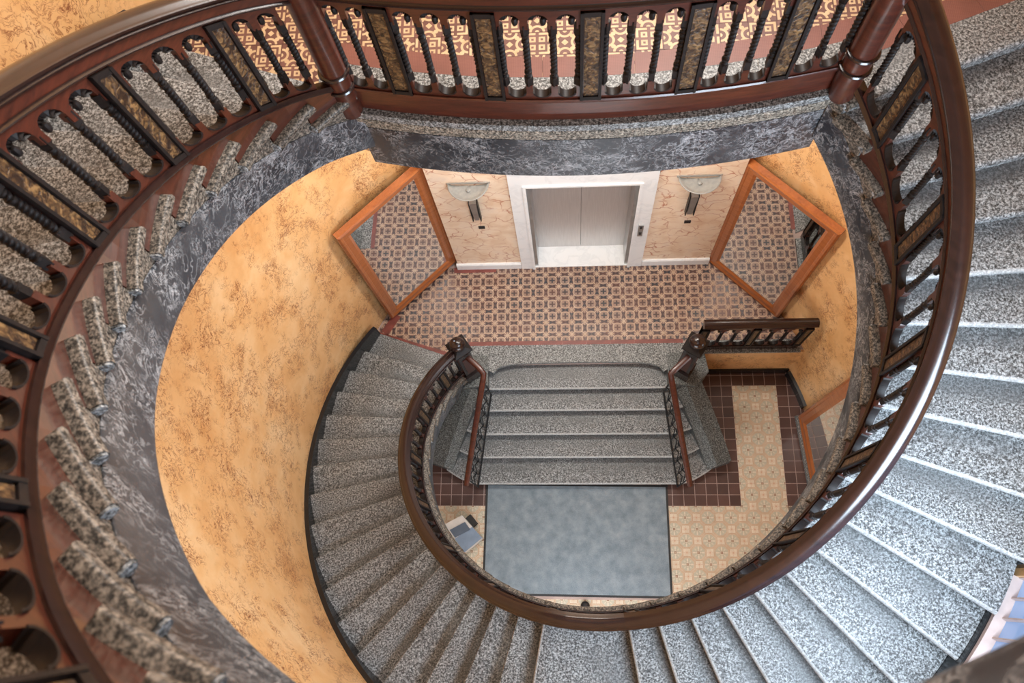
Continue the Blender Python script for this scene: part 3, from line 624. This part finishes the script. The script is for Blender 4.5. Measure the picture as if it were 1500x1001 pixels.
# entrance handrails
for sgn, lab in ((-1, 'left reddish wooden handrail sloping down the entrance steps'), (1, 'right reddish wooden handrail sloping down the entrance steps')):
    if sgn < 0: P = [(-1.35, 1.0, ZL + .95), (-1.22, .88, ZL + .95), (-1.155, .80, ZL + .94), (-1.165, .73, ZL + .91), (-1.31, .20, ZL + .47), (-1.456, -.37, ZL + .005)]
    else: P = [(1.215, .97, ZL + .95), (1.07, .84, ZL + .95), (1.0, .77, ZL + .94), (1.01, .70, ZL + .91), (1.14, .18, ZL + .47), (1.281, -.38, ZL + 0)]
    hr = empty('step_handrail', P[-1][:2] + (0,), lab, 'handrail')
    V_ = [Vector(p) for p in P]; R = []
    for k, p in enumerate(V_):
        d = V_[min(k + 1, 5)] - V_[max(k - 1, 0)]; n_ = Vector((d.y, -d.x, 0)).normalized(); u_ = d.cross(n_).normalized(); u_ = u_ if u_.z > 0 else -u_
        R.append([p + n_ * a + u_ * b for a, b in ((-.022, -.025), (-.034, -.01), (-.034, .008), (-.02, .024), (0, .028), (.02, .024), (.034, .008), (.034, -.01), (.022, -.025))])
    obj('rail', MB().rings(R), MAHOGANY, hr)
    dx = .035 * -sgn; base = []
    for u in frange(.1, 1, 8):
        y_ = .95 - 1.25 * u; x_ = (interp(y_, [-.31, .95], [-1.41, -1.16]) if sgn < 0 else interp(y_, [-.29, .95], [1.23, 1.02])); base.append((x_, y_, interp(y_, [-.256, 1.175], [ZL - 5 * RHO, ZL]) + .03))
    obj('bottom_bar', MB().tube(base, .013, 6), IRON, hr)
    for k in range(9):
        b_ = base[k]; top = Vector(b_) + Vector((sgn * .0, 0, .86)); y_ = b_[1]
        zt_ = interp(y_, [-.37, .73], [ZL + .0, ZL + .9]) - .03; xt = interp(y_, [-.37, .73], [P[5][0], P[3][0]])
        obj('iron_bar', MB().tube([(b_[0], y_, b_[2] - .04), (b_[0] + .02 * sgn, y_, (b_[2] + zt_) / 2), (xt, y_, zt_)], .010, 6), IRON, hr)
    mb = MB()
    for k in range(8):
        a, b = Vector(base[k]), Vector(base[k + 1]); 
        for h0 in (.28, .58): mb.tube([a + Vector((0, 0, h0)), (a + b) / 2 + Vector((sgn * .02, 0, h0 + .13)), b + Vector((0, 0, h0))], .008, 5)
    obj('iron_scrollwork', mb, IRON, hr)

# ------------------------------------------------------------------ HALL OBJECTS
el = empty('elevator', (.02, YW, ZL), 'steel elevator with closed double doors in a white marble surround', 'elevator')
def xbox(n, x0, x1, y0, y1, z0, z1, mat, par=el): return obj(n, MB().box(((x0 + x1) / 2, (y0 + y1) / 2, ZL + (z0 + z1) / 2), (x1 - x0, y1 - y0, z1 - z0)), mat, par, 0)
xbox('surround_post', -.775, -.60, YW - .035, YW + .26, 0, 2.21, WHITE); xbox('surround_post', .632, .81, YW - .035, YW + .26, 0, 2.21, WHITE); xbox('surround_lintel', -.775, .81, YW - .035, YW + .26, 2.211, 2.55, WHITE)
mb = MB()
for x0, x1, z0, z1 in ((-.628, -.592, 0, 2.205), (.624, .660, 0, 2.205), (-.628, .660, 2.206, 2.24)): mb.box(((x0 + x1) / 2, YW - .042, ZL + (z0 + z1) / 2), (x1 - x0, .015, z1 - z0))
obj('architrave', mb, WHITE, el, 0)
xbox('threshold', -.60, .632, YW - .02, YW + .32, -.01, .012, WHITE)
xbox('door_jamb', -.60, -.555, YW + .0, YW + .30, .012, 2.2, CHROME); xbox('door_jamb', .587, .632, YW + .0, YW + .30, .012, 2.2, CHROME)
xbox('door_panel', -.575, .0125, YW + .275, YW + .30, .014, 2.25, STEEL); xbox('door_panel', .0165, .605, YW + .275, YW + .30, .014, 2.25, STEEL); xbox('shaft_back', -.62, .65, YW + .305, YW + .34, 0, 2.4, RUBBER)
cp = xbox('call_panel', .685, .745, YW - .052, YW - .034, .96, 1.25, CHROME)
for z in (1.17, 1.02): xbox('call_button', .700, .730, YW - .060, YW - .051, z, z + .05, RUBBER, cp)
def sconce(x, lab):
    s_ = empty('wall_sconce', (x, YW - .05, ZL + 1.5), lab, 'wall lamp', 'sconces flanking the elevator'); zc = ZL + 2.30
    R = []
    for k in range(17):
        a = pi * k / 16; R.append([(x - .225 * cos(a) * r, YW - .012 - .215 * sin(a) * r, zc - .055 * sqrt(max(0, 1 - r * r))) for r in frange(.02, 1, 7)])
    mb = MB(); mb.rings(R, closed=False)
    o = obj('shade', mb, FROST, s_); md = o.modifiers.new('t', 'SOLIDIFY'); md.thickness = .006
    obj('boss', MB().lathe([(.001, -.018), (.02, -.012), (.024, 0), (.02, .012), (.001, .018)], (x, YW - .08, zc - .03), 12), FROST, s_)
    obj('back_rim', MB().box((x, YW - .008, zc - .0), (.47, .014, .016)), CHROME, s_, 0)
    obj('arm', MB().hexa([(x - .028, YW - .05, zc - .80), (x + .028, YW - .05, zc - .80), (x + .028, YW - .0, zc - .80), (x - .028, YW - .0, zc - .80), (x - .04, YW - .07, zc - .36), (x + .04, YW - .07, zc - .36), (x + .04, YW - .0, zc - .36), (x - .04, YW - .0, zc - .36)]), CHROME, s_, 0)
    obj('arm_edge', MB().box((x - .046, YW - .03, zc - .58), (.012, .06, .46)).box((x + .046, YW - .03, zc - .58), (.012, .06, .46)), IRON, s_, 0)
    b = obj('wall_plate', MB().box((x + .02, YW - .006, ZL + 1.225), (.075, .014, .055)), IRON, None, 0)
    return b
tag(sconce(-1.2, 'half-round frosted glass sconce left of the elevator'), 'small dark metal wall plate under the sconce left of the elevator', 'wall plate', 'wall plates under the sconces')
tag(sconce(1.235, 'half-round frosted glass sconce right of the elevator'), 'small dark metal wall plate under the sconce right of the elevator', 'wall plate', 'wall plates under the sconces')
def wall_mirror(p, q, zb, h, lab, fw=.15, grp='large wood framed mirrors'):
    """p->q: foot line seen from the room, p left end; frame faces to the right of p->q"""
    p, q = Vector(p), Vector(q); d = (q - p); L = d.length; d.normalize(); nn = Vector((d.y, -d.x)); c = (p + q) / 2
    mr = empty('wall_mirror', (*c, zb), lab, 'mirror', grp)
    def P(u, z, o): v_ = p + d * u + nn * o; return (v_.x, v_.y, zb + z)
    prof = [(0, -.05), (0, .02), (.02, .035), (.045, .03), (.055, .022), (.115, .018), (.13, .008), (fw, -.004), (fw, -.05)]   # inset from the outer edge, height off the wall
    cor = [(0, 0, 1, 1), (L, 0, -1, 1), (L, h, -1, -1), (0, h, 1, -1)]
    for k, nm in enumerate(('frame_rail', 'frame_stile', 'frame_rail', 'frame_stile')):
        a, b = cor[k], cor[(k + 1) % 4]; obj(nm, MB().rings([[P(e[0] + e[2] * i, e[1] + e[3] * i, o) for i, o in prof] for e in (a, b)]), FRAMEWOOD, mr, 25)
    obj('glass', MB().hexa([P(fw - .01, fw - .01, -.02), P(L - fw + .01, fw - .01, -.02), P(L - fw + .01, fw - .01, -.002), P(fw - .01, fw - .01, -.002), P(fw - .01, h - fw + .01, -.02), P(L - fw + .01, h - fw + .01, -.02), P(L - fw + .01, h - fw + .01, -.002), P(fw - .01, h - fw + .01, -.002)]), MIRROR, mr, 0)
    obj('back_board', MB().hexa([P(.01, .01, -.045), P(L - .01, .01, -.045), P(L - .01, .01, -.021), P(.01, .01, -.021), P(.01, h - .01, -.045), P(L - .01, h - .01, -.045), P(L - .01, h - .01, -.021), P(.01, h - .01, -.021)]), RUBBER, mr, 0)
    return mr
wall_mirror((-2.515, 1.825), (-1.665, 2.655), ZL + .08, 2.46, 'tall wood framed mirror in the left corner by the elevator')
wall_mirror((1.70, 2.595), (2.53, 1.765), ZL + .012, 2.46, 'tall wood framed mirror in the right corner by the elevator')
wall_mirror((2.93, .66), (3.03, -.62), .06, 2.46, 'wood framed mirror on the right wall of the ground floor', .17)
tag(obj('trim_2', MB().prism([(2.87, .66), (2.97, -.66), (3.06, -.66), (3.0, .66)], 0, .062), GRANITE_PLAIN, smooth=0), kind='structure')
# mat
mt = empty('door_mat', (-.1, -.97, 0), 'large grey blue carpet mat at the foot of the entrance steps', 'mat')
mc = [(-1.315, -.232), (1.12, -.262), (1.115, -1.70), (-1.345, -1.68)]
obj('rubber_border', MB().prism(mc[::-1], .001, .010), RUBBER, mt, 0)
cx, cy = -.105, -.97
obj('pile', MB().prism([(cx + (a - cx) * .977, cy + (b - cy) * .962) for a, b in mc[::-1]], .008, .016), CARPET, mt, 0)
# box by the mat
bx = empty('grey_box', (-1.60, -.93, 0), 'small grey box with slanted blue lid on the tiles left of the mat', 'box')
A, Bq, Cq, D = Vector((-1.83, -.80)), Vector((-1.60, -.68)), Vector((-1.335, -.965)), Vector((-1.56, -1.15))
E1, E2 = A + (D - A) * .52, Bq + (Cq - Bq) * .52
def zz(v, z): return (v.x, v.y, z)
obj('body', MB().hexa([zz(A, .02), zz(D, .02), zz(Cq, .02), zz(Bq, .02), zz(A, .24), zz(D, .20), zz(Cq, .20), zz(Bq, .24)]), BOXWHITE, bx, 0)
def quadslab(n, q, mat, t=.012): n_ = obj(n, MB().hexa([Vector(p) for p in q] + [Vector(p) + Vector((0, 0, t)) for p in q]), mat, bx, 0); return n_
quadslab('lid', [zz(E1, .235), zz(D, .198), zz(Cq, .198), zz(E2, .235)], BOXBLUE); quadslab('lid_rear', [zz(A, .239), zz(E1, .239), zz(E2, .239), zz(Bq, .239)], BOXWHITE, .012)
l2 = lambda a, b: A + (D - A) * a + (Bq - A) * b
quadslab('dark_panel', [zz(l2(.22, .05), .252), zz(l2(.50, .05), .252), zz(l2(.50, .92), .252), zz(l2(.22, .92), .252)], BOXDARK, .004)
obj('foot', MB().box((-1.50, -.745, .06), (.10, .15, .12), Matrix.Rotation(radians(40), 3, 'Z')), RUBBER, bx, 0)
ds = obj('door_stop', MB().lathe([(.055, 0), (.06, .02), (.055, .05), (.035, .075), (.005, .085)], (-.005, -1.80, 0), 16), RUBBER); tag(ds, 'small black domed door stop beyond the far edge of the mat', 'door stop')
# ------------------------------------------------------------------ stair window
wn = empty('window_1', pol(3.1, 308) + (5.05,), kind='structure')
obj('window_pane', MB().rings([[(*pol(r, t), z) for r, z in ((3.15, 4.97), (3.15, 7.6), (3.16, 7.6), (3.16, 4.97))] for t in frange(284, 332, 20)]), PANE, wn)
obj('window_sill', MB().rings([[(*pol(r, t), z) for r, z in ((3.075, 4.96), (3.075, 5.0), (3.15, 5.0), (3.15, 4.96))] for t in frange(284, 332, 20)]), WINFRAME, wn)
for t in frange(284, 332, 18): obj('glazing_bar', MB().rings([[(*pol(r, t + dt), z) for r, dt in ((3.12, -.10), (3.12, .10), (3.15, .10), (3.15, -.10))] for z in (4.99, 7.6)]), WINFRAME, wn, 0)
for z in (6.1, 7.0): obj('glazing_bar', MB().rings([[(*pol(r, t), z + dz) for r, dz in ((3.125, -.010), (3.125, .010), (3.15, .010), (3.15, -.010))] for t in frange(284, 332, 20)]), WINFRAME, wn)

# ------------------------------------------------------------------ labels of the setting
LAB = {'wall_left': ('curved orange marbled wall on the left side of the stairwell', 'wall'), 'wall_right': ('curved orange marbled wall on the right side of the stairwell', 'wall'),
 'wall_back': ('pale pink veined marble wall around the elevator', 'wall'), 'wall_back.001': ('curved orange wall behind the gallery above the elevator', 'wall'), 'wall_front': ('low orange wall under the short landing balustrade', 'wall'),
 'floor': ('ground floor of octagon patterned tiles with brown tile border', 'floor'), 'floor.001': ('hall floor of cross patterned tiles in front of the elevator', 'floor'), 'floor.002': ('gallery floor of scroll patterned tiles with plain red border', 'floor'),
 'ceiling': ('cream plaster ceiling under the gallery', 'ceiling'), 'trim_1': ('dark grey veined marble band below the gallery edge', 'trim'), 'trim_2': ('granite sill under the ground floor mirror', 'trim'),
 'baseboard_front': ('black skirting along the low orange wall under the landing', 'baseboard'), 'baseboard_back': ('white skirting on the wall left of the elevator', 'baseboard'), 'baseboard_back.001': ('white skirting on the wall right of the elevator', 'baseboard'),
 'baseboard_left': ('black skirting climbing the left wall beside the lower stair', 'baseboard'), 'baseboard_left.001': ('black skirting climbing the left wall beside the upper stair', 'baseboard'),
 'window_1': ('curved stair window with pale glazing bars at the lower right', 'window')}
BR = ['black skirting along the half landing below the stair window', 'black skirting climbing the right wall past the stair window', 'black skirting directly under the stair window', 'black skirting on the ground floor beside the right mirror']
nbr = 0
for o in sc.objects:
    if o.parent is None and o.get('kind') == 'structure':
        if o.name.startswith('baseboard_right'): l = (BR[min(nbr, 3)], 'baseboard'); nbr += 1
        else: l = LAB.get(o.name)
        if l: tag(o, l[0], l[1])
